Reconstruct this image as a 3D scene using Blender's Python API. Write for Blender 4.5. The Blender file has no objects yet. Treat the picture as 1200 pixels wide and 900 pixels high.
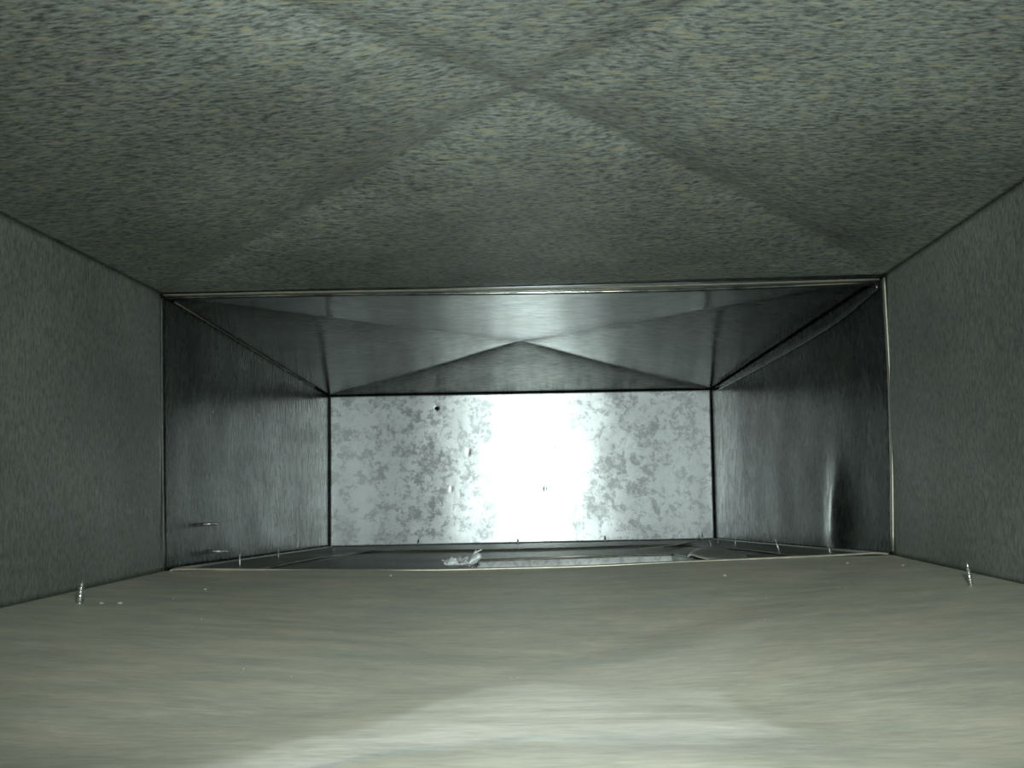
import bpy, bmesh, math, random
from mathutils import Vector, Matrix, noise
random.seed(4)
C = bpy.context.scene.collection
sc = bpy.context.scene

# ------------------------------------------------------------------ camera
F = 1150.0
CAM = Vector((0.0, 0.0, 0.045))
YAW, PITCH, ROLL = math.radians(0.6), math.radians(7.35), math.radians(-1.0)
cam_d = bpy.data.cameras.new('camera')
cam = bpy.data.objects.new('camera', cam_d); C.objects.link(cam)
cam_d.sensor_width = 36.0; cam_d.lens = 36.0 * F / 1200.0
cam_d.clip_start = 0.005; cam_d.clip_end = 50
Rm = (Matrix.Rotation(YAW, 3, 'Z') @ Matrix.Rotation(math.pi/2 + PITCH, 3, 'X') @ Matrix.Rotation(ROLL, 3, 'Z'))
cam.matrix_world = Matrix.Translation(CAM) @ Rm.to_4x4()
sc.camera = cam

# ------------------------------------------------------------------ light and exposure
w = bpy.data.worlds.new('world'); sc.world = w; w.use_nodes = True
w.node_tree.nodes['Background'].inputs[0].default_value = (0.55, 0.68, 0.60, 1)
w.node_tree.nodes['Background'].inputs[1].default_value = 0.36
fl_d = bpy.data.lights.new('camera_flash', 'AREA')
fl_d.shape = 'RECTANGLE'; fl_d.size = 0.030; fl_d.size_y = 0.012
fl_d.energy = 1.05; fl_d.color = (0.93, 1.0, 0.97); fl_d.spread = math.radians(92)
fl = bpy.data.objects.new('camera_flash', fl_d); C.objects.link(fl)
fl.location = (0.024, 0.0, CAM.z + 0.060)
fl.rotation_euler = (math.radians(90 + 4), 0, 0)
vs = sc.view_settings
vs.view_transform = 'Standard'; vs.look = 'None'; vs.gamma = 1; vs.use_curve_mapping = False
vs.exposure = 0.0

# ------------------------------------------------------------------ helpers
def ray(u, v):
    return Rm @ Vector(((u-600)/F, -(v-450)/F, -1.0))
def at(u, v, Y):
    d = ray(u, v); return CAM + d * (Y / d.y)
D0, D1, D2 = 0.08, 0.68, 1.25

def tag(o, label=None, cat=None, group=None, kind=None):
    if label: o['label'] = label
    if cat: o['category'] = cat
    if group: o['group'] = group
    if kind: o['kind'] = kind
    return o
def link(name, me, mat, parent=None, smooth=True, base=None):
    o = bpy.data.objects.new(name, me); C.objects.link(o)
    if mat: me.materials.append(mat)
    if smooth: me.polygons.foreach_set('use_smooth', [True]*len(me.polygons))
    if base is not None:
        for vv in me.vertices: vv.co -= base
        if parent is None: o.location = base
    if parent: o.parent = parent
    return o
def empty(name, loc=(0, 0, 0)):
    o = bpy.data.objects.new(name, None); C.objects.link(o); o.location = loc
    o.empty_display_size = 0.02
    return o
def grid_mesh(name, fn, ns, nt, skip=None):
    vs_, fs = [], []
    for j in range(nt+1):
        for i in range(ns+1):
            vs_.append(fn(i/ns, j/nt))
    for j in range(nt):
        for i in range(ns):
            if skip and skip((i+.5)/ns, (j+.5)/nt): continue
            a = j*(ns+1)+i
            fs.append((a, a+1, a+ns+2, a+ns+1))
    me = bpy.data.meshes.new(name); me.from_pydata([tuple(p) for p in vs_], [], fs); me.update()
    return me
def solid(o, th=0.0012, off=-1):
    m = o.modifiers.new('thickness', 'SOLIDIFY'); m.thickness = th; m.offset = off
    return o
def sweep(name, pts, prof, mat, up, parent=None, smooth=False, scale=None):
    """profile (a,b) swept along pts; a along 'up', b along the side direction"""
    vs_, fs = [], []
    n, k = len(pts), len(prof)
    for i, p in enumerate(pts):
        t = (pts[min(i+1, n-1)] - pts[max(i-1, 0)]).normalized()
        s = t.cross(up).normalized(); uu = s.cross(t).normalized()
        f = scale[i] if scale else 1
        for a, b in prof: vs_.append(tuple(p + uu*a*f + s*b*f))
    for i in range(n-1):
        for j in range(k):
            a = i*k+j; b = i*k+(j+1) % k
            fs.append((a, b, b+k, a+k))
    fs.append(tuple(range(k))[::-1]); fs.append(tuple(range((n-1)*k, n*k)))
    me = bpy.data.meshes.new(name); me.from_pydata(vs_, [], fs); me.update()
    bm = bmesh.new(); bm.from_mesh(me); bmesh.ops.recalc_face_normals(bm, faces=bm.faces); bm.to_mesh(me); bm.free()
    return link(name, me, mat, parent, smooth)
def circ(r, n=10): return [(r*math.cos(2*math.pi*i/n), r*math.sin(2*math.pi*i/n)) for i in range(n)]
def cr(pts, n=8):
    """Catmull-Rom through pts"""
    out = []
    P_ = [pts[0]*2-pts[1]] + list(pts) + [pts[-1]*2-pts[-2]]
    for i in range(1, len(P_)-2):
        a, b, c, d = P_[i-1:i+3]
        for k in range(n):
            t = k/n
            out.append(0.5*((2*b)+(c-a)*t+(2*a-5*b+4*c-d)*t*t+(3*b-a-3*c+d)*t**3))
    out.append(pts[-1].copy()); return out

# ------------------------------------------------------------------ materials
def nodes(name):
    m = bpy.data.materials.new(name); m.use_nodes = True
    return m, m.node_tree, m.node_tree.nodes['Principled BSDF']
def mk(nt, t, **kw):
    n = nt.nodes.new(t)
    for k, v in kw.items():
        if k in n.inputs: n.inputs[k].default_value = v
        else: setattr(n, k, v)
    return n
def noise_at(nt, scale, s=1.0, detail=4, rough=0.6, loc=(0, 0, 0)):
    tc = mk(nt, 'ShaderNodeTexCoord'); mp = mk(nt, 'ShaderNodeMapping')
    mp.inputs['Scale'].default_value = scale; mp.inputs['Location'].default_value = loc
    n = mk(nt, 'ShaderNodeTexNoise'); n.inputs['Scale'].default_value = s
    n.inputs['Detail'].default_value = detail; n.inputs['Roughness'].default_value = rough
    nt.links.new(tc.outputs['Object'], mp.inputs[0]); nt.links.new(mp.outputs[0], n.inputs['Vector'])
    return n
def ramp(nt, src, stops, interp='LINEAR'):
    r = mk(nt, 'ShaderNodeValToRGB'); r.color_ramp.interpolation = interp
    e = r.color_ramp.elements
    while len(e) < len(stops): e.new(0.5)
    for i, (p, c) in enumerate(stops):
        e[i].position = p; e[i].color = (*c, 1) if len(c) == 3 else c
    nt.links.new(src, r.inputs[0]); return r
def mix(nt, fac, a, b, mode='MIX'):
    m = mk(nt, 'ShaderNodeMix', data_type='RGBA', blend_type=mode)
    for sock, v in ((0, fac), (6, a), (7, b)):
        if hasattr(v, 'is_output'): nt.links.new(v, m.inputs[sock])
        else: m.inputs[sock].default_value = v if not isinstance(v, tuple) or len(v) == 4 else (*v, 1)
    return m.outputs[2]
def g(v): return (v, v, v)

def sheet_metal(name, base, rough, metallic, grain, streak=0.5, bump=0.15, warm=0.5, grime=0.4, tint=1.0, gs=1.0):
    """aged zinc sheet; grain = axis index along which the rolling marks run"""
    m, nt, b = nodes(name)
    sc_ = [620.0]*3; sc_[grain] = 230.0; sc_ = [k_*gs for k_ in sc_]
    fine = noise_at(nt, sc_, 1, 5, .65)
    sc2 = [300.0]*3; sc2[grain] = 110.0; sc2 = [k_*gs for k_ in sc2]
    mid = noise_at(nt, sc2, 1, 4, .6, (3, 1, 7))
    big = noise_at(nt, (9, 9, 9), 1, 5, .6, (5, 2, 2))
    lo = tuple(c*(1-streak) for c in base); hi = tuple(min(1, c*(1+streak)) for c in base)
    c1 = ramp(nt, fine.outputs[0], [(.36, lo), (.5, base), (.66, hi)])
    wr = ramp(nt, mid.outputs[0], [(.52, g(0)), (.68, g(warm))])
    wc = (base[0]*1.75, base[1]*1.5, base[2]*1.1)
    c2 = mix(nt, wr.outputs[0], c1.outputs[0], wc)
    gr = ramp(nt, big.outputs[0], [(.35, g(1-grime)), (.65, g(1))])
    c3 = mix(nt, 1.0, c2, gr.outputs[0], 'MULTIPLY')
    ab = mk(nt, 'ShaderNodeAttribute', attribute_name='glint')
    c3 = mix(nt, ab.outputs['Fac'], c3, (.95, .97, .93))  # near-white base colour paints the light glint on the dent
    nt.links.new(c3, b.inputs['Base Color'])
    b.inputs['Metallic'].default_value = metallic
    b.inputs['Specular Tint'].default_value = (tint, tint, tint, 1)
    rr = ramp(nt, mid.outputs[0], [(.3, g(max(.02, rough-.07))), (.7, g(rough+.09))])
    nt.links.new(rr.outputs[0], b.inputs['Roughness'])
    bp = mk(nt, 'ShaderNodeBump'); bp.inputs['Strength'].default_value = bump; bp.inputs['Distance'].default_value = 0.0006
    nt.links.new(fine.outputs[0], bp.inputs['Height']); nt.links.new(bp.outputs[0], b.inputs['Normal'])
    return m

M_ceil1 = sheet_metal('dull_zinc_ceiling', (.215, .25, .23), .52, .25, 0, .65, .35, .85, .35)
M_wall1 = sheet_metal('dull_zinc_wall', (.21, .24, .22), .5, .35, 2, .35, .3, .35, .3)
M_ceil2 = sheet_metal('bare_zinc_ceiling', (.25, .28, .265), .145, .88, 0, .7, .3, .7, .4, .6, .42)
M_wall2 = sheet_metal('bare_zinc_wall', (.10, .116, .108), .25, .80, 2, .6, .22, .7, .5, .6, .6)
M_floor2 = sheet_metal('grimy_zinc_floor', (.22, .235, .205), .42, .5, 0, .5, .3, .5, .55)
M_rim = sheet_metal('worn_bright_edge', (.40, .40, .33), .4, .6, 0, .15, .1, .3, .2)
M_screw = sheet_metal('zinc_screw', (.70, .74, .72), .28, .95, 2, .1, .05, 0, .1)
M_dark = sheet_metal('dark_gap', (.02, .022, .02), .8, 0, 0, .2, .1, 0, .2)
M_grit = sheet_metal('pale_grit', (.42, .40, .33), .85, 0, 0, .2, .2, .3, .3)
M_floor3 = sheet_metal('lighter_floor_edge', (.42, .44, .40), .4, .5, 0, .3, .15, .3, .3)

def galvanised(name, base, dull, rough=.36, metal=.75, s=1.0):
    m, nt, b = nodes(name)
    tc = mk(nt, 'ShaderNodeTexCoord')
    warp = noise_at(nt, (60*s,)*3, 1, 4, .6)
    wm = mk(nt, 'ShaderNodeVectorMath', operation='SCALE'); wm.inputs['Scale'].default_value = 0.022/s
    nt.links.new(warp.outputs['Color'], wm.inputs[0])
    ad = mk(nt, 'ShaderNodeVectorMath', operation='ADD')
    nt.links.new(tc.outputs['Object'], ad.inputs[0]); nt.links.new(wm.outputs[0], ad.inputs[1])
    vo = mk(nt, 'ShaderNodeTexVoronoi'); vo.inputs['Scale'].default_value = 110*s
    nt.links.new(ad.outputs[0], vo.inputs['Vector'])
    sep = mk(nt, 'ShaderNodeSeparateColor'); nt.links.new(vo.outputs['Color'], sep.inputs[0])
    n2 = noise_at(nt, (66*s, 6.6*s, 66*s), 1, 6, .70, (1, .5-8.24*s, 2))
    n3 = noise_at(nt, (150*s, 15*s, 150*s), 1, 5, .7, (9, .5-18.7*s, 2))
    a = ramp(nt, sep.outputs[0], [(.15, g(.0)), (.75, g(1))])
    a2 = ramp(nt, n2.outputs[0], [(.475, g(0)), (.505, g(1))])
    a3 = ramp(nt, n3.outputs[0], [(.48, g(0)), (.52, g(1))])
    f1 = mix(nt, .62, a.outputs[0], a2.outputs[0]); f2 = mix(nt, .30, f1, a3.outputs[0])
    fr = ramp(nt, f2, [(.18, dull), (.45, tuple(.35*x+.65*y for x, y in zip(dull, base))), (.75, base)])
    nt.links.new(fr.outputs[0], b.inputs['Base Color'])
    b.inputs['Metallic'].default_value = metal
    b.inputs['Anisotropic'].default_value = .6; b.inputs['Anisotropic Rotation'].default_value = .25
    tg = mk(nt, 'ShaderNodeTangent', direction_type='RADIAL', axis='Z'); nt.links.new(tg.outputs[0], b.inputs['Tangent'])
    rr = ramp(nt, f2, [(.1, g(rough-.02)), (.9, g(rough+.02))]); nt.links.new(rr.outputs[0], b.inputs['Roughness'])
    bp = mk(nt, 'ShaderNodeBump'); bp.inputs['Strength'].default_value = .03; bp.inputs['Distance'].default_value = 0.0012
    nt.links.new(f2, bp.inputs['Height']); nt.links.new(bp.outputs[0], b.inputs['Normal'])
    return m
M_galv = galvanised('spangled_zinc', (.62, .685, .69), (.36, .40, .405), .30, .58, 1.0)
M_galv2 = galvanised('spangled_zinc_collar', (.88, .92, .92), (.6, .65, .64), .5, .25, 2.0)

def dusty_floor():
    m, nt, b = nodes('dusty_floor')
    n1 = noise_at(nt, (22, 60, 40), 1, 6, .62)
    n2 = noise_at(nt, (120, 420, 300), 1, 4, .6, (4, 4, 1))
    n3 = noise_at(nt, (9, 22, 10), 1, 4, .6, (7, 1, 0))
    c1 = ramp(nt, n1.outputs[0], [(.3, (.46, .475, .395)), (.5, (.56, .555, .455)), (.7, (.66, .635, .52))])
    at_ = mk(nt, 'ShaderNodeAttribute', attribute_name='wipe')
    mul = mk(nt, 'ShaderNodeMath', operation='MULTIPLY')
    sc_ = ramp(nt, n1.outputs[0], [(.38, g(.6)), (.58, g(1))])
    nt.links.new(at_.outputs['Fac'], mul.inputs[0]); nt.links.new(sc_.outputs[0], mul.inputs[1])
    c2 = mix(nt, mul.outputs[0], c1.outputs[0], (.88, .89, .80))
    at2 = mk(nt, 'ShaderNodeAttribute', attribute_name='smear')
    c3 = mix(nt, at2.outputs['Fac'], c2, (.46, .52, .52))
    bl = ramp(nt, n3.outputs[0], [(.55, g(0)), (.72, g(.5))])
    c4 = mix(nt, bl.outputs[0], c3, (.43, .48, .45))
    f = ramp(nt, n2.outputs[0], [(.3, g(.88)), (.7, g(1.1))])
    c5 = mix(nt, 1.0, c4, f.outputs[0], 'MULTIPLY')
    nt.links.new(c5, b.inputs['Base Color'])
    b.inputs['Roughness'].default_value = .55; b.inputs['Metallic'].default_value = .35
    bp = mk(nt, 'ShaderNodeBump'); bp.inputs['Strength'].default_value = .25; bp.inputs['Distance'].default_value = 0.0006
    nt.links.new(n2.outputs[0], bp.inputs['Height']); nt.links.new(bp.outputs[0], b.inputs['Normal'])
    return m
M_dust = dusty_floor()

# ------------------------------------------------------------------ frames of the duct
J = dict(tl=at(190, 345, D1), tr=at(1036, 323, D1), bl=at(192, 669, D1), br=at(1046, 650, D1))
E = dict(tl=at(386, 464, D2), tr=at(833, 456, D2), bl=at(386, 641, D2), br=at(838, 632, D2))
EDGE = dict(tl=(0, 250), tr=(1200, 212), bl=(0, 712), br=(1200, 684))
def extrap(k, Y):
    j = J[k]; d = ray(*EDGE[k]); q = CAM + d*((j.x-CAM.x)/d.x)
    return j + (q-j)*((Y-j.y)/(q.y-j.y))
N = {k: extrap(k, D0) for k in J}
B = {k: N[k] + Vector((0, -0.62, 0)) for k in J}

def bil(a, b, c, d, s, t):      # a,b near edge; c,d far edge (c beyond a)
    return (a*(1-s)+b*s)*(1-t) + (c*(1-s)+d*s)*t
SUNK, RS = 0.0026, []            # sunken plate in the far floor: depth, and its s0, s1, t1 once known
def sunk(s, t):
    if not RS: return 0.0
    return SUNK*max(0, min(1, (s-RS[0])/.012, (RS[1]-s)/.012, (RS[2]-t)/.02))
def sag(s): return (6.6/1691)*math.exp(-((s-.47)/.21)**2)
def surf(P4, s, t):             # the floor sheets sag in the middle of the joint
    p = bil(*P4, s, t)
    if P4 is FL1: p = p - Vector((0, 0, sag(s)*t*t))
    elif P4 is FL2: p = p - Vector((0, 0, sag(s)*(1-t) + sunk(s, t)))
    return p
def nz(p, f, o=0.0): return noise.noise(Vector((p.x*f+o, p.y*f+o*1.7, p.z*f-o)))
def patch_solve(P4, u, v):
    """s,t on the patch seen at pixel u,v"""
    best = None
    cs, ct, w_ = .5, .5, .5
    R_ = Rm.transposed()
    def pr(s, t):
        q = R_ @ (surf(P4, s, t) - CAM)
        return 600 + F*q.x/-q.z, 450 - F*q.y/-q.z
    for it in range(26):
        best = min(((pr(cs+w_*i/4, ct+w_*j/4), cs+w_*i/4, ct+w_*j/4) for i in range(-4, 5) for j in range(-4, 5)
                    if -0.01 <= cs+w_*i/4 <= 1.01 and -0.01 <= ct+w_*j/4 <= 1.01),
                   key=lambda e: (e[0][0]-u)**2 + (e[0][1]-v)**2)
        cs, ct = best[1], best[2]; w_ *= .62
    return cs, ct
FL1 = (N['bl'], N['br'], J['bl'], J['br'])
FL2 = (J['bl'], J['br'], E['bl'], E['br'])
CE1 = (N['tl'], N['tr'], J['tl'], J['tr'])
CE2 = (J['tl'], J['tr'], E['tl'], E['tr'])
WL1 = (N['bl'], N['tl'], J['bl'], J['tl'])
WL2 = (J['bl'], J['tl'], E['bl'], E['tl'])
WR1 = (N['br'], N['tr'], J['br'], J['tr'])
WR2 = (J['br'], J['tr'], E['br'], E['tr'])

def cross_panel(name, P4, bulge, soft, mat, parent, nrm, wav=0.0006, n=64, ridge=0.0, ct=.5, rs=.09):
    """cross-broken sheet: four facets meeting in an X, pushed out along nrm at the centre"""
    a, b, c, d = P4
    cor = [(0, 0), (1, 0), (1, 1), (0, 1)]
    vs_, fs, key = [], [], {}
    def hh(s, t):
        x, y = abs(2*s-1), abs(2*t-1)
        k = abs(x-y)
        mx = max(x, y) + max(0, soft-k)**2/(4*soft)
        return bulge*(1-mx) + ridge*(.45+.55*max(0, min(1, (t-.42)/.16)))*math.exp(-math.sqrt(k*k+soft*soft*.2)/rs)*(1-max(x, y)**8)
    def vid(s, t):
        kk = (round(s, 5), round(t, 5))
        if kk not in key:
            p = surf(P4, s, t + 4*(ct-.5)*t*(1-t))
            edge = min(1, 12*min(s, 1-s, t, 1-t))
            p = p + nrm*(hh(s, t) + wav*edge*(nz(p, 9, 3)+.6*nz(p, 22, 5)))
            key[kk] = len(vs_); vs_.append(tuple(p))
        return key[kk]
    for q in range(4):
        A, Bc = cor[q], cor[(q+1) % 4]
        def uv(r, t):
            e = (A[0]*(1-t)+Bc[0]*t, A[1]*(1-t)+Bc[1]*t)
            return .5+(e[0]-.5)*r, .5+(e[1]-.5)*r
        # denser near the creases
        T = [0.5-0.5*math.copysign(abs(1-2*i/n)**0.7, 1-2*i/n) for i in range(n+1)]
        for i in range(n):
            for j in range(n):
                v4 = [vid(*uv(i/n, T[j])), vid(*uv((i+1)/n, T[j])), vid(*uv((i+1)/n, T[j+1])), vid(*uv(i/n, T[j+1]))]
                v4 = [x for k_, x in enumerate(v4) if x != v4[k_-1]]
                if len(v4) > 2: fs.append(tuple(v4))
    me = bpy.data.meshes.new(name); me.from_pydata(vs_, [], fs); me.update()
    bm = bmesh.new(); bm.from_mesh(me); bmesh.ops.recalc_face_normals(bm, faces=bm.faces)
    bm.faces.ensure_lookup_table()
    if bm.faces[0].normal.dot(nrm) > 0: bmesh.ops.reverse_faces(bm, faces=bm.faces)
    bm.to_mesh(me); bm.free()
    o = link(name, me, mat, parent)
    return solid(o)
def plain(name, P4, mat, parent, nrm, ns=60, nt=80, wav=0.0008, disp=None):
    def fn(s, t):
        p = surf(P4, s, t)
        e = min(1, 10*min(s, 1-s, t, 1-t))
        h = wav*e*(nz(p, 8, 1)+.5*nz(p, 20, 2))
        if disp: h += disp(s, t)
        return p + nrm*h
    me = grid_mesh(name, fn, ns, nt)
    me.update()
    if me.polygons[0].normal.dot(nrm) > 0: me.flip_normals()
    return solid(link(name, me, mat, parent))
UP, DN, LF, RT = Vector((0, 0, 1)), Vector((0, 0, -1)), Vector((-1, 0, 0)), Vector((1, 0, 0))

# ceiling
ceil = tag(empty('ceiling', (0, 0, 0)), 'cross-broken sheet-metal roof of the duct, dull near and shinier past the joint', 'ceiling', kind='structure')
tag(cross_panel('ceiling_panel', CE1, 0.013, 0.035, M_ceil1, ceil, UP, 0.0004, 72, 0.0050), 'dull brushed grey near ceiling sheet with soft X creases')
tag(cross_panel('ceiling_panel', CE2, 0.020, 0.002, M_ceil2, ceil, UP, 0.0003, 72, 0.0019, .568, .05), 'shiny far ceiling sheet with a sharp X crease')
plain('ceiling_panel', (B['tl'], B['tr'], N['tl'], N['tr']), M_ceil1, ceil, UP, 6, 6)

# left and right walls
wl = tag(empty('wall_left'), 'dark grey sheet-metal side of the duct on the left', 'wall', kind='structure')
plain('wall_panel', WL1, M_wall1, wl, LF)
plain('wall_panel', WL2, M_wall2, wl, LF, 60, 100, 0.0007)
plain('wall_panel', (B['bl'], B['tl'], N['bl'], N['tl']), M_wall1, wl, LF, 6, 6)
wr_ = tag(empty('wall_right'), 'dark grey sheet-metal side of the duct on the right, dented low down past the joint', 'wall', kind='structure')
plain('wall_panel', WR1, M_wall1, wr_, RT)
ds, dt = patch_solve(WR2, 980, 618)
def dent(s, t):
    a = (t-dt)*(D2-D1); b = (s-ds)*.19
    if b > 0: b *= .75
    return -0.0062*math.exp(-((a+.006)/.020)**2-(b/.028)**2)
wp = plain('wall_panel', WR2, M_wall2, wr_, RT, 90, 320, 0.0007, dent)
ba = wp.data.attributes.new('glint', 'FLOAT', 'POINT'); bv = []     # highlight painted as near-white base colour along the crown of the dent
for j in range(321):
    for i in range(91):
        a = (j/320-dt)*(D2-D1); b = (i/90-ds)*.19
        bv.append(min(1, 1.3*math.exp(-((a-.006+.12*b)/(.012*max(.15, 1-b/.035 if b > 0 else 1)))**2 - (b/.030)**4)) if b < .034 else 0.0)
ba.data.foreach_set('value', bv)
plain('wall_panel', (B['br'], B['tr'], N['br'], N['tr']), M_wall1, wr_, RT, 6, 6)

# near floor, with wiped dust
floor = tag(empty('floor'), 'dust-covered sheet-metal bottom of the duct with pale wiped streaks', 'floor', kind='structure')
def px_of(p):
    q = Rm.transposed() @ (p-CAM)
    return (600 + F*q.x/-q.z, 450 - F*q.y/-q.z) if q.z < -1e-4 else (-9999, -9999)
cen1 = surf(FL1, .5, .5)
fn1 = cross_panel('floor_panel', FL1, 0.014, 0.08, M_dust, floor, DN, 0.0006, 110, 0.0016)
tag(fn1, 'dusty near floor sheet')
def fpt(u, v):                  # where a mark seen in the photo lies on the floor
    s, t = patch_solve(FL1, u, v); p = surf(FL1, s, t); return Vector((p.x, p.y))
def poly_in(p, poly):
    ins = False; n = len(poly)
    for i in range(n):
        a, b = poly[i], poly[(i+1) % n]
        if (a.y > p.y) != (b.y > p.y) and p.x < (b.x-a.x)*(p.y-a.y)/(b.y-a.y)+a.x: ins = not ins
    return ins
def pd(p, poly, closed=True):
    best = 9
    n = len(poly)
    for i in range(n if closed else n-1):
        a, b = poly[i], poly[(i+1) % n]; ab = b-a
        t = max(0, min(1, (p-a).dot(ab)/max(ab.length_squared, 1e-9)))
        best = min(best, (p-a-ab*t).length)
    return best
wipe_poly = [fpt(*q) for q in [(90, 897), (240, 862), (330, 835), (420, 812), (500, 785), (560, 765), (640, 755), (720, 762), (850, 768),
                               (862, 790), (925, 822), (800, 832), (680, 822), (560, 830), (440, 850), (330, 872), (230, 893)]]
low_poly = [fpt(*q) for q in [(240, 897), (330, 878), (440, 857), (560, 838), (680, 830), (860, 836), (900, 897)]]
band_poly = [fpt(*q) for q in [(60, 897), (240, 866), (340, 844), (450, 820), (560, 806), (700, 803), (860, 808), (920, 821), (800, 829), (680, 829), (560, 832), (450, 850), (340, 876), (200, 897)]]
plume_poly = [fpt(*q) for q in [(560, 768), (640, 748), (740, 735), (840, 716), (905, 702), (880, 726), (850, 768), (700, 766)]]
smear_line = [fpt(*q) for q in [(230, 896), (330, 874), (440, 851), (540, 832), (640, 822), (800, 828)]]
me = fn1.data
wa = me.attributes.new('wipe', 'FLOAT', 'POINT'); sa = me.attributes.new('smear', 'FLOAT', 'POINT')
wv, sv = [], []
for v_ in me.vertices:
    p3 = v_.co; p = Vector((p3.x, p3.y))
    jit = Vector((nz(p3, 40, 2), nz(p3, 40, 9)))*.004
    p = p + jit
    if not (.10 < p.y < .55): wv.append(0.0); sv.append(0.0); continue
    d = pd(p, wipe_poly); ins = poly_in(p, wipe_poly)
    e = max(0, min(1, .5 + (d if ins else -d)/.006))
    d2 = pd(p, low_poly); e2 = max(0, min(1, .5 + (d2 if poly_in(p, low_poly) else -d2)/.02))
    d3 = pd(p, band_poly); e3 = max(0, min(1, .5 + (d3 if poly_in(p, band_poly) else -d3)/.006))
    d4 = pd(p, plume_poly); e4 = max(0, min(1, .5 + (d4 if poly_in(p, plume_poly) else -d4)/.014))
    st = max(0, min(1, .5+1.6*nz(Vector((p3.x*.35, p3.y*1.6, 0)), 90, 6)))
    wv.append(max(e*(.42+.38*st), .25*e2, e3*(.75+.25*st), .25*e4))
    sv.append(.8*max(0, 1-pd(p, smear_line, False)/.003)*max(0, .5+nz(p3, 60, 4)*1.4))
wa.data.foreach_set('value', wv); sa.data.foreach_set('value', sv)
fb = plain('floor_panel', (B['bl'], B['br'], N['bl'], N['br']), M_dust, floor, DN, 6, 6)

# far floor: a rim round a slightly sunken plate that holds the branch opening
S = lambda u, v: patch_solve(FL2, u, v)
sl = S(392, 649.5); slb = S(326, 664); sr = S(862, 641); srb = S(902, 650)
RS += [(sl[0]+slb[0])/2, min(.97, (sr[0]+srb[0])/2), S(500, 648)[1]]
hl = S(560, 654); hr = S(802, 652)
hs0, hs1 = hl[0], hr[0]; ht1 = (hl[1]+hr[1])/2; ht0 = 0.03
print('OPENING', hs0, hs1, ht1, RS)
def far_floor():
    def fn(s, t):
        t = t**1.0
        p = surf(FL2, s, t); return p + DN*.0003*nz(p, 30, 5)
    # snap grid lines to the opening
    nS, nT = 150, 120
    return grid_mesh('floor_panel', fn, nS, nT, lambda s, t: hs0 < s < hs1 and ht0 < t < ht1)
ff = solid(link('floor_panel', far_floor(), M_floor2, floor)); ff.data.update()
tag(ff, 'grimy dark far floor sheet with a sunken plate and a cut opening')
if ff.data.polygons[0].normal.z < 0: ff.data.flip_normals()

# end wall
we = tag(empty('wall_far'), 'bright spangled galvanised sheet closing the far end of the duct', 'wall', kind='structure')
cx = (E['tl']+E['br'])/2
def inset(p, dx, dz): return Vector((p.x+dx, p.y-0.002, p.z+dz))
G = 0.0013
hole_p = at(512, 479, D2-.002)
def end_mesh():
    a, b, c, d = inset(E['bl'], G, .0006), inset(E['br'], -G, .0006), inset(E['tl'], G, -G), inset(E['tr'], -G, -G)
    dents = [(at(549, 530, D2), .0016, .0004), (at(529, 573, D2), .0014, .0004), (at(639, 573, D2), .0016, .0006), (at(652, 524, D2), .0012, .0003)]
    def fn(s, t):
        p = bil(a, b, c, d, s, t)
        e = min(1, 14*min(s, 1-s, t, 1-t))
        # sheet pillows slightly towards its left and right seams
        y = .0004*e*(nz(p, 10, 4)+.5*nz(p, 26, 8)) + .0012*math.exp(-(min(s, 1-s)/.05)**2)
        for q, r, h in dents:
            y += h*math.exp(-((p.x-q.x)**2+((p.z-q.z)*.6)**2)/r**2)
        return p + Vector((0, y, 0))
    def skip(s, t):
        p = bil(a, b, c, d, s, t)
        return (p-hole_p).xz_len < .0022 if False else math.hypot(p.x-hole_p.x, p.z-hole_p.z) < .0024
    return grid_mesh('end_sheet', fn, 300, 120, skip)
es = link('end_sheet', end_mesh(), M_galv, we); es.data.update()
if es.data.polygons[0].normal.y > 0: es.data.flip_normals()
solid(es, .0009)
bk = grid_mesh('backing', lambda s, t: bil(E['bl'], E['br'], E['tl'], E['tr'], s, t)+Vector(((s-.5)*.04, .014, (t-.5)*.04)), 2, 2)
solid(link('backing', bk, M_dark, we), .002)
# returns that close the slot between walls and backing
for k0, k1 in (('tl', 'tr'), ('bl', 'br'), ('tl', 'bl'), ('tr', 'br')):
    p, q = E[k0], E[k1]
    sweep('seam_return', [p+Vector((0, .007, 0)), q+Vector((0, .007, 0))],
          [(-.007, 0), (.007, 0), (.007, .0012), (-.007, .0012)] , M_dark, Vector((0, 1, 0)), we)

# ------------------------------------------------------------------ joint cleats
def rr(h, w_, r=0.0007):        # rounded bar profile, h along up, w_ across
    o = []
    for cxx, cyy, a0 in ((h/2-r, w_/2-r, 0), (-h/2+r, w_/2-r, 90), (-h/2+r, -w_/2+r, 180), (h/2-r, -w_/2+r, 270)):
        for k in range(4):
            a = math.radians(a0+30*k); o.append((cxx+r*math.cos(a), cyy+r*math.sin(a)))
    return o
def line_at(pxs, Y): return cr([at(u, v, Y) for u, v in pxs], 6)
def cleat(name, pxs, h, wd, up, lab, Y=D1-.003, r=.0007, mat=M_rim):
    root = empty(name, at(*pxs[len(pxs)//2], Y)); tag(root, lab, 'trim', kind='structure')
    o = sweep('cleat_rim', line_at(pxs, Y), rr(h, wd, r), mat, up, None, True)
    for v_ in o.data.vertices: v_.co -= root.location
    o.parent = root
    return root
cleat('trim_1', [(193, 346.5), (330, 343.5), (480, 341), (620, 339), (760, 336), (900, 332), (1029, 328)], .0012, .006, UP,
      'thin bright metal edge of the joint across the ceiling')
cleat('trim_2', [(1035.5, 326), (1038, 370), (1041, 420), (1043.5, 470), (1045, 540), (1046, 646)], .0016, .004, LF,
      'thin upright metal edge of the joint on the right wall')
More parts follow.
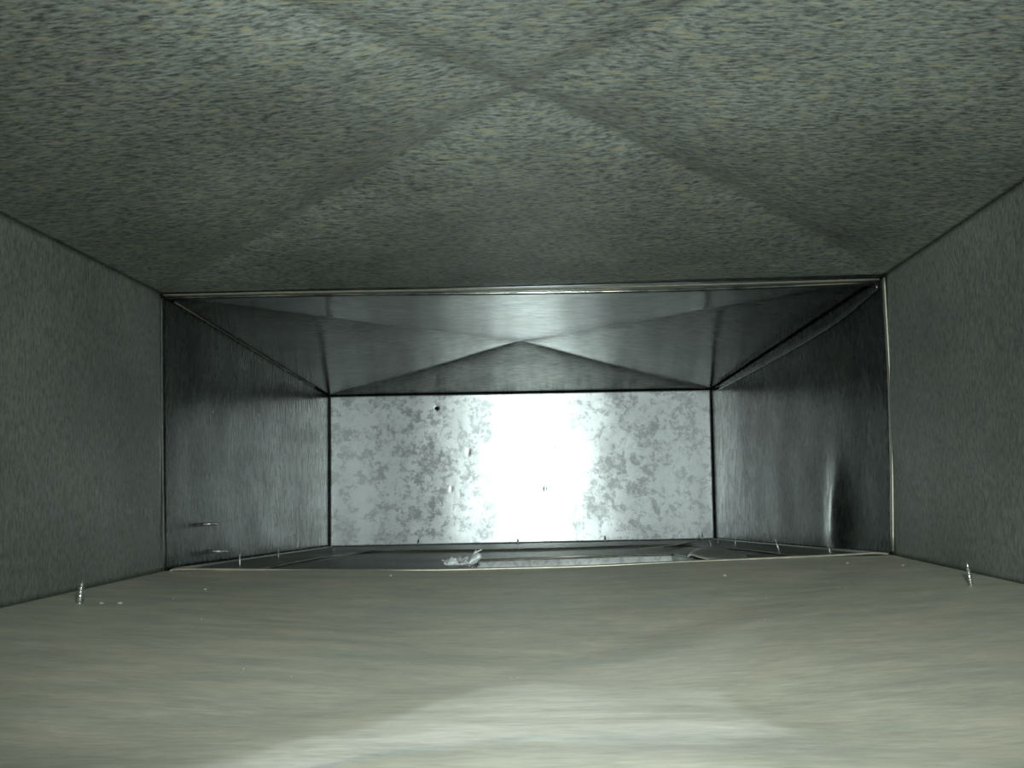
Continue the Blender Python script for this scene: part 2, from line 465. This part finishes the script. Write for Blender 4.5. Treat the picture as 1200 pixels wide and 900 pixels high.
cleat('trim_3', [(200, 669), (214, 667), (300, 667.5), (400, 668.5), (500, 668), (600, 666), (700, 663), (800, 658.5), (900, 654), (980, 650.5), (1022, 648), (1040, 649)],
      .0017, .006, UP, 'thin bowed metal lip of the joint across the floor')
cleat('trim_4', [(189.5, 350), (190, 450), (191, 560), (193, 660)], .0004, .002, LF, 'faint upright joint line on the left wall', D1-.001, .0001, M_wall1)
# second, darker fold just beneath the ceiling lip
t5 = empty('trim_5', at(620, 346, D1+.004)); tag(t5, 'dark folded flange just below the bright ceiling joint edge', 'trim', kind='structure')
o = sweep('flange', line_at([(196, 350), (400, 346), (620, 344), (820, 340), (1026, 332)], D1+.006), rr(.0018, .008), M_ceil2, UP, None, True)
for v_ in o.data.vertices: v_.co -= t5.location
o.parent = t5
# corner seams in the far section
def wall_pt(P4, u, v): s, t = patch_solve(P4, u, v); return surf(P4, s, t)
t6 = tag(empty('trim_6', E['tr']), 'raised folded seam along the top of the right wall past the joint', 'trim', kind='structure')
pts = [wall_pt(WR2, u, v) + LF*.0012 for u, v in [(841, 456), (870, 441), (910, 419), (950, 396), (985, 374), (1012, 352), (1030, 336)]]
o = sweep('corner_fold', [p-t6.location for p in cr(pts, 5)], rr(.0016, .0042, .0005), M_ceil2, LF, None, True)
o.parent = t6
t7 = tag(empty('trim_7', E['tl']), 'thin bright bead along the upper left corner past the joint', 'trim', kind='structure')
pts = [(J['tl']*(1-t)+E['tl']*t) + Vector((.0003, 0, -.0003)) for t in (.04, .3, .6, .85)]
o = sweep('corner_bead', [p-t7.location for p in pts], circ(.0003), M_rim, UP, None, True); o.parent = t7
# floor corner angle along both walls
for k, (u0, lab) in enumerate(((0, 'narrow folded angle along the foot of the left wall past the joint'), (1, 'narrow folded angle along the foot of the right wall past the joint'))):
    tt = tag(empty('trim_%d' % (8+k), E['bl'] if k == 0 else E['br']), lab, 'trim', kind='structure')
    a, b = (J['bl'], E['bl']) if k == 0 else (J['br'], E['br'])
    sg = 1 if k == 0 else -1
    pts = [a*(1-t)+b*t+Vector((sg*.0035, 0, .0006)) for t in (.03, .3, .6, .97)]
    o = sweep('corner_fold', [p-tt.location for p in pts], rr(.0014, .006, .0005), M_floor3, UP, None, True); o.parent = tt

# raised bead round the sunken plate of the far floor
bd = [surf(FL2, s_, t_) for s_, t_ in [(RS[0], .03), (RS[0], RS[2]*.5), (RS[0]+.01, RS[2]*.9), (RS[0]+.05, RS[2]), (.3, RS[2]), (.5, RS[2]), (.7, RS[2]),
      (RS[1]-.05, RS[2]), (RS[1]-.01, RS[2]*.9), (RS[1], RS[2]*.5), (RS[1], .03)]]
bd = [surf(FL2, 0, 0)*0 + p + UP*.0002 for p in bd]
tag(sweep('plate_bead', cr(bd, 6), rr(.0008, .004, .0003), M_floor2, UP, floor, True), 'slightly raised edge of the sunken plate')

# ------------------------------------------------------------------ branch collar under the opening
def F2(s, t, dz=0.0): return surf(FL2, s, t) + UP*dz
col = tag(empty('branch_collar', F2((hs0+hs1)/2, ht1, -.08)), 'bright galvanised branch duct collar dropping through the floor opening', 'duct collar')
def vplate(name, pa, pb, depth, mat, nrm, parent, lab=None):
    def fn(s, t):
        p = pa*(1-s)+pb*s + DN*depth*t
        return p + nrm*.0006*nz(p, 30, 3) - parent.location
    me = grid_mesh(name, fn, 40, 12); me.update()
    if me.polygons[0].normal.dot(nrm) < 0: me.flip_normals()
    o = solid(link(name, me, mat, parent)); 
    if lab: tag(o, lab)
    return o
A0, A1, A2, A3 = F2(hs0, ht0), F2(hs1, ht0), F2(hs0, ht1), F2(hs1, ht1)
fs_ = lambda p, x, y: p + Vector((x, y, -.0016))
vplate('collar_side', fs_(A2, .001, -.001), fs_(A3, -.001, -.001), .15, M_galv2, Vector((0, -1, 0)), col, 'bright far side of the collar')
vplate('collar_side', fs_(A0, .001, .001), fs_(A1, -.001, .001), .15, M_galv2, Vector((0, 1, 0)), col)
vplate('collar_side', fs_(A0, .001, .001), fs_(A2, .001, -.001), .15, M_galv2, RT, col)
vplate('collar_side', fs_(A1, -.001, .001), fs_(A3, -.001, -.001), .15, M_galv2, LF, col)
btm = grid_mesh('collar_bottom', lambda s, t: bil(A0, A1, A2, A3, s, t)+DN*.152-col.location, 4, 4)
link('collar_bottom', btm, M_dark, col)
# turned-over rim on the far edge
sweep('collar_rim', [A2+Vector((0, 0, .0006))-col.location, A3+Vector((0, 0, .0006))-col.location], rr(.0012, .003, .0004), M_rim, UP, col, True)

# crumpled cut tab at the left end of the opening
def crumple(name, base, w_, h_, dirx, lab, cat, mat, seed, parts=True):
    root = tag(empty(name, base), lab, cat)
    random.seed(seed)
    def fn(s, t):
        zig = .012*noise.noise(Vector((s*7, t*2, seed)))*(.3+t)
        hz = 1+.9*noise.noise(Vector((s*6.5, 3, seed+5)))
        return Vector((dirx*(s*w_ + .010*t*(s-.3)), .004*s*math.sin(9*s) + zig, h_*t*(.45+.5*s)*hz + .002*noise.noise(Vector((s*14, t*4, 9)))*t))
    me = grid_mesh('sheet', fn, 26, 8)
    o = link('sheet', me, mat, root, False); solid(o, .0006, 0)
    # torn sliver standing up at the end
    pts = [Vector((dirx*w_*.9, 0, h_*.6)), Vector((dirx*w_*1.05, 0, h_*1.05)), Vector((dirx*w_*1.3, .001, h_*1.35))]
    sweep('torn_sliver', pts, rr(.0008, .003, .0003), mat, UP, root)
    return root
pc = F2(hs0-.040, ht1*.55, .0005)
crumple('torn_metal_tab', pc, .022, .0085, 1, 'crumpled bright torn tab of sheet metal at the left end of the floor opening', 'metal tab', M_galv2, 2)

# curved flap at the right end of the opening
def ring_flap():
    c0 = F2(*S(835, 655), .001)
    root = tag(empty('curled_metal_flap', c0), 'dark curled sheet-metal flap with a pale rim at the right end of the floor opening', 'metal flap')
    Yn, Yf = c0.y-.012, c0.y+.05
    up_ = cr([at(u, v, Yf) for u, v in [(808, 653), (813, 646), (824, 641), (842, 641), (858, 645), (874, 651)]], 6)
    lo_ = cr([at(u, v, Yn) for u, v in [(806, 652), (811, 650), (820, 653), (838, 656.5), (858, 657), (876, 654)]], 6)
    n = len(up_)-1
    def fn(s, t):
        p = lo_[round(s*n)]*(1-t) + up_[round(s*n)]*t
        return p + UP*.0012*math.sin(math.pi*t) - c0
    me = grid_mesh('sheet', fn, n, 8); o = link('sheet', me, M_floor3, root); solid(o, .0006, 0)
    sweep('rim', [p-c0 for p in lo_], circ(.0006, 8), M_rim, UP, root, True)
ring_flap()
# bent strip behind the opening
bs = [at(u, v, Y) for u, v, Y in [(748, 644.5, 0), (775, 642, 0), (800, 638.5, 0), (818, 634.5, 0)] for Y in [surf(FL2, *S(u, v+1.5)).y]]
bs = [p+UP*.001 for p in bs]
rt = tag(empty('loose_metal_strip', bs[0]), 'thin pale strip of sheet metal lying behind the floor opening at the right', 'metal strip')
sweep('strip', [p-bs[0] for p in bs], rr(.0010, .0045, .0004), M_rim, UP, rt)

# ------------------------------------------------------------------ screws
def screw_meshes():
    L, r = 1.0, .16
    mats = []
    # shank
    bm = bmesh.new()
    bmesh.ops.create_cone(bm, cap_ends=True, segments=12, radius1=r*.72, radius2=r*.66, depth=.8, matrix=Matrix.Translation((0, 0, .35)))
    ms = bpy.data.meshes.new('shank'); bm.to_mesh(ms); bm.free()
    bm = bmesh.new()
    bmesh.ops.create_cone(bm, cap_ends=True, segments=12, radius1=r*.66, radius2=r*.04, depth=.26, matrix=Matrix.Translation((0, 0, .87)))
    mt = bpy.data.meshes.new('tip'); bm.to_mesh(mt); bm.free()
    # helical thread
    vs_, fs = [], []
    turns, n = 7, 12
    tot = turns*n
    for i in range(tot+1):
        z = i/tot*.92; a = 2*math.pi*i/n; k = 1 if z < .72 else max(.1, 1-(z-.72)/.24)
        for rr_, dz in ((r*.62*k, -.035), (r*1.05*k, 0), (r*.62*k, .035)):
            vs_.append((rr_*math.cos(a), rr_*math.sin(a), z+dz))
    for i in range(tot):
        for j in range(3):
            a = i*3+j; b = i*3+(j+1) % 3; fs.append((a, b, b+3, a+3))
    fs += [(0, 1, 2), (tot*3+2, tot*3+1, tot*3)]
    mh = bpy.data.meshes.new('thread'); mh.from_pydata(vs_, [], fs); mh.update()
    for m_ in (ms, mt, mh):
        m_.materials.append(M_screw); m_.polygons.foreach_set('use_smooth', [m_ is not mh]*len(m_.polygons))
    return ms, mh, mt
SM = screw_meshes()
proto = empty('screw'); 
for nm, m_ in zip(('shank', 'thread', 'tip'), SM):
    o = bpy.data.objects.new(nm, m_); C.objects.link(o); o.parent = proto
first = [True]
def screw(base, tip, lab, group, fat=1.0):
    if first[0]: r_ = proto; first[0] = False
    else:
        r_ = proto.copy(); C.objects.link(r_)
        for ch in list(proto.children):
            c = ch.copy(); C.objects.link(c); c.parent = r_
    d = tip-base; L = d.length
    r_.location = base - d.normalized()*L*.04
    r_.rotation_mode = 'QUATERNION'; r_.rotation_quaternion = d.to_track_quat('Z', 'Y')
    k = L*fat; r_.scale = (k, k, L*1.04)
    tag(r_, lab, 'screw', group)
    return r_
def fscrew(P4, b, t, lab, grp='screw points coming up through the floor', fat=1.0, lift=0.0):
    s_, t_ = patch_solve(P4, *b); p = surf(P4, s_, t_)
    if P4 is FL1: p = p + DN*.002
    screw(p, at(*t, p.y), lab, grp, fat)
fscrew(FL1, (93, 704), (96.5, 680), 'large threaded screw point standing up from the near floor at the left wall', fat=1.05)
fscrew(FL1, (1138, 683), (1133, 659), 'thin screw point standing up from the near floor at the right wall', fat=.7)
fscrew(FL2, (281, 664), (281, 648), 'screw point just past the floor lip, below the wall screws on the left', fat=.7)
fscrew(FL2, (326.5, 655), (326, 643), 'screw point in the far floor halfway between left wall screws and end sheet', fat=.7)
fscrew(FL2, (973, 651), (971, 637), 'screw point just past the floor lip below the dent in the right wall', fat=.5)
fscrew(FL2, (914, 648), (908, 631), 'leaning screw point in the far floor left of the dented spot', fat=.5)
fscrew(FL2, (862, 641), (861, 628), 'thin screw point beside the right wall near the end sheet', fat=.45)
fscrew(FL2, (841.5, 638), (841, 630), 'short screw point at the bottom right corner of the end sheet', fat=.5)
fscrew(FL2, (834.5, 643), (831, 633), 'leaning thin screw point beside the curled metal flap', fat=.4)
for (b, t, lab) in (((490.5, 641), (490, 630.5), 'dark screw point at the foot of the end sheet, leftmost of its row'),
                    ((607, 639.5), (607, 630), 'dark screw point at the foot of the end sheet, second from left of its row'),
                    ((709.5, 637), (709, 627), 'dark screw point at the foot of the end sheet, third from left of its row'),
                    ((823, 634), (822.5, 623), 'dark screw point at the foot of the end sheet, rightmost of its row')):
    p = at(*b, D2-.012); screw(p, at(*t, D2-.012), lab, 'screw points along the foot of the end sheet', .8)
def wscrew(b, t, lab):
    p = wall_pt(WL2, *b); q = at(*t, p.y+.004); screw(p, q, lab, 'screw points through the left wall', .75)
wscrew((238, 614.5), (258, 613.5), 'upper of two screw points sticking out of the left wall past the joint')
wscrew((249, 646), (270, 646), 'lower of two screw points sticking out of the left wall past the joint')

# ------------------------------------------------------------------ grit
def crumb(p, r, name, lab, seed, group=None):
    bm = bmesh.new(); bmesh.ops.create_icosphere(bm, subdivisions=2, radius=r)
    for v_ in bm.verts:
        v_.co *= 1 + .35*noise.noise(v_.co/r*.9+Vector((seed*3.1, 0, 0))); v_.co.z *= .6
    me = bpy.data.meshes.new(name); bm.to_mesh(me); bm.free()
    o = link(name, me, M_grit, None, False); o.location = p + UP*r*.35
    return tag(o, lab, 'crumb', group)
def near_floor_pt(u, v):
    s, t = patch_solve(FL1, u, v); x, y = abs(2*s-1), abs(2*t-1)
    return surf(FL1, s, t) + DN*.014*(1-max(x, y))
crumb(near_floor_pt(141, 702), .0014, 'crumb', 'larger pale crumb right of the big left floor screw', 1)
crumb(near_floor_pt(119, 703), .0012, 'crumb', 'small dark-sided crumb nearest the big left floor screw', 2)
crumb(near_floor_pt(241, 684), .0009, 'crumb', 'bright crumb in front of the left end of the floor lip', 3)
crumb(near_floor_pt(458, 672), .0009, 'crumb', 'white crumb against the floor lip left of the torn tab', 4)
crumb(near_floor_pt(849, 668), .0010, 'crumb', 'pale crumb before the floor lip below the curled flap', 5)
crumb(near_floor_pt(993, 657), .0009, 'crumb', 'pale crumb before the right end of the floor lip', 6)
crumb(near_floor_pt(618, 880), .0008, 'crumb', 'white speck on the wiped dust nearest the camera', 7)
crumb(near_floor_pt(1058, 661), .0009, 'crumb', 'pale crumb past the right end of the floor lip by the wall', 8)
bm = bmesh.new(); random.seed(9)
for i in range(45):
    p = near_floor_pt(random.uniform(120, 1080), random.triangular(672, 780, 676))
    r = random.uniform(.00015, .00032)
    bmesh.ops.create_icosphere(bm, subdivisions=1, radius=r, matrix=Matrix.Translation(p+UP*r*.5))
me = bpy.data.meshes.new('dust_grit'); bm.to_mesh(me); bm.free()
tag(link('dust_grit', me, M_grit, None, False), 'fine pale grit scattered over the near floor in front of the lip', 'grit', kind='stuff')
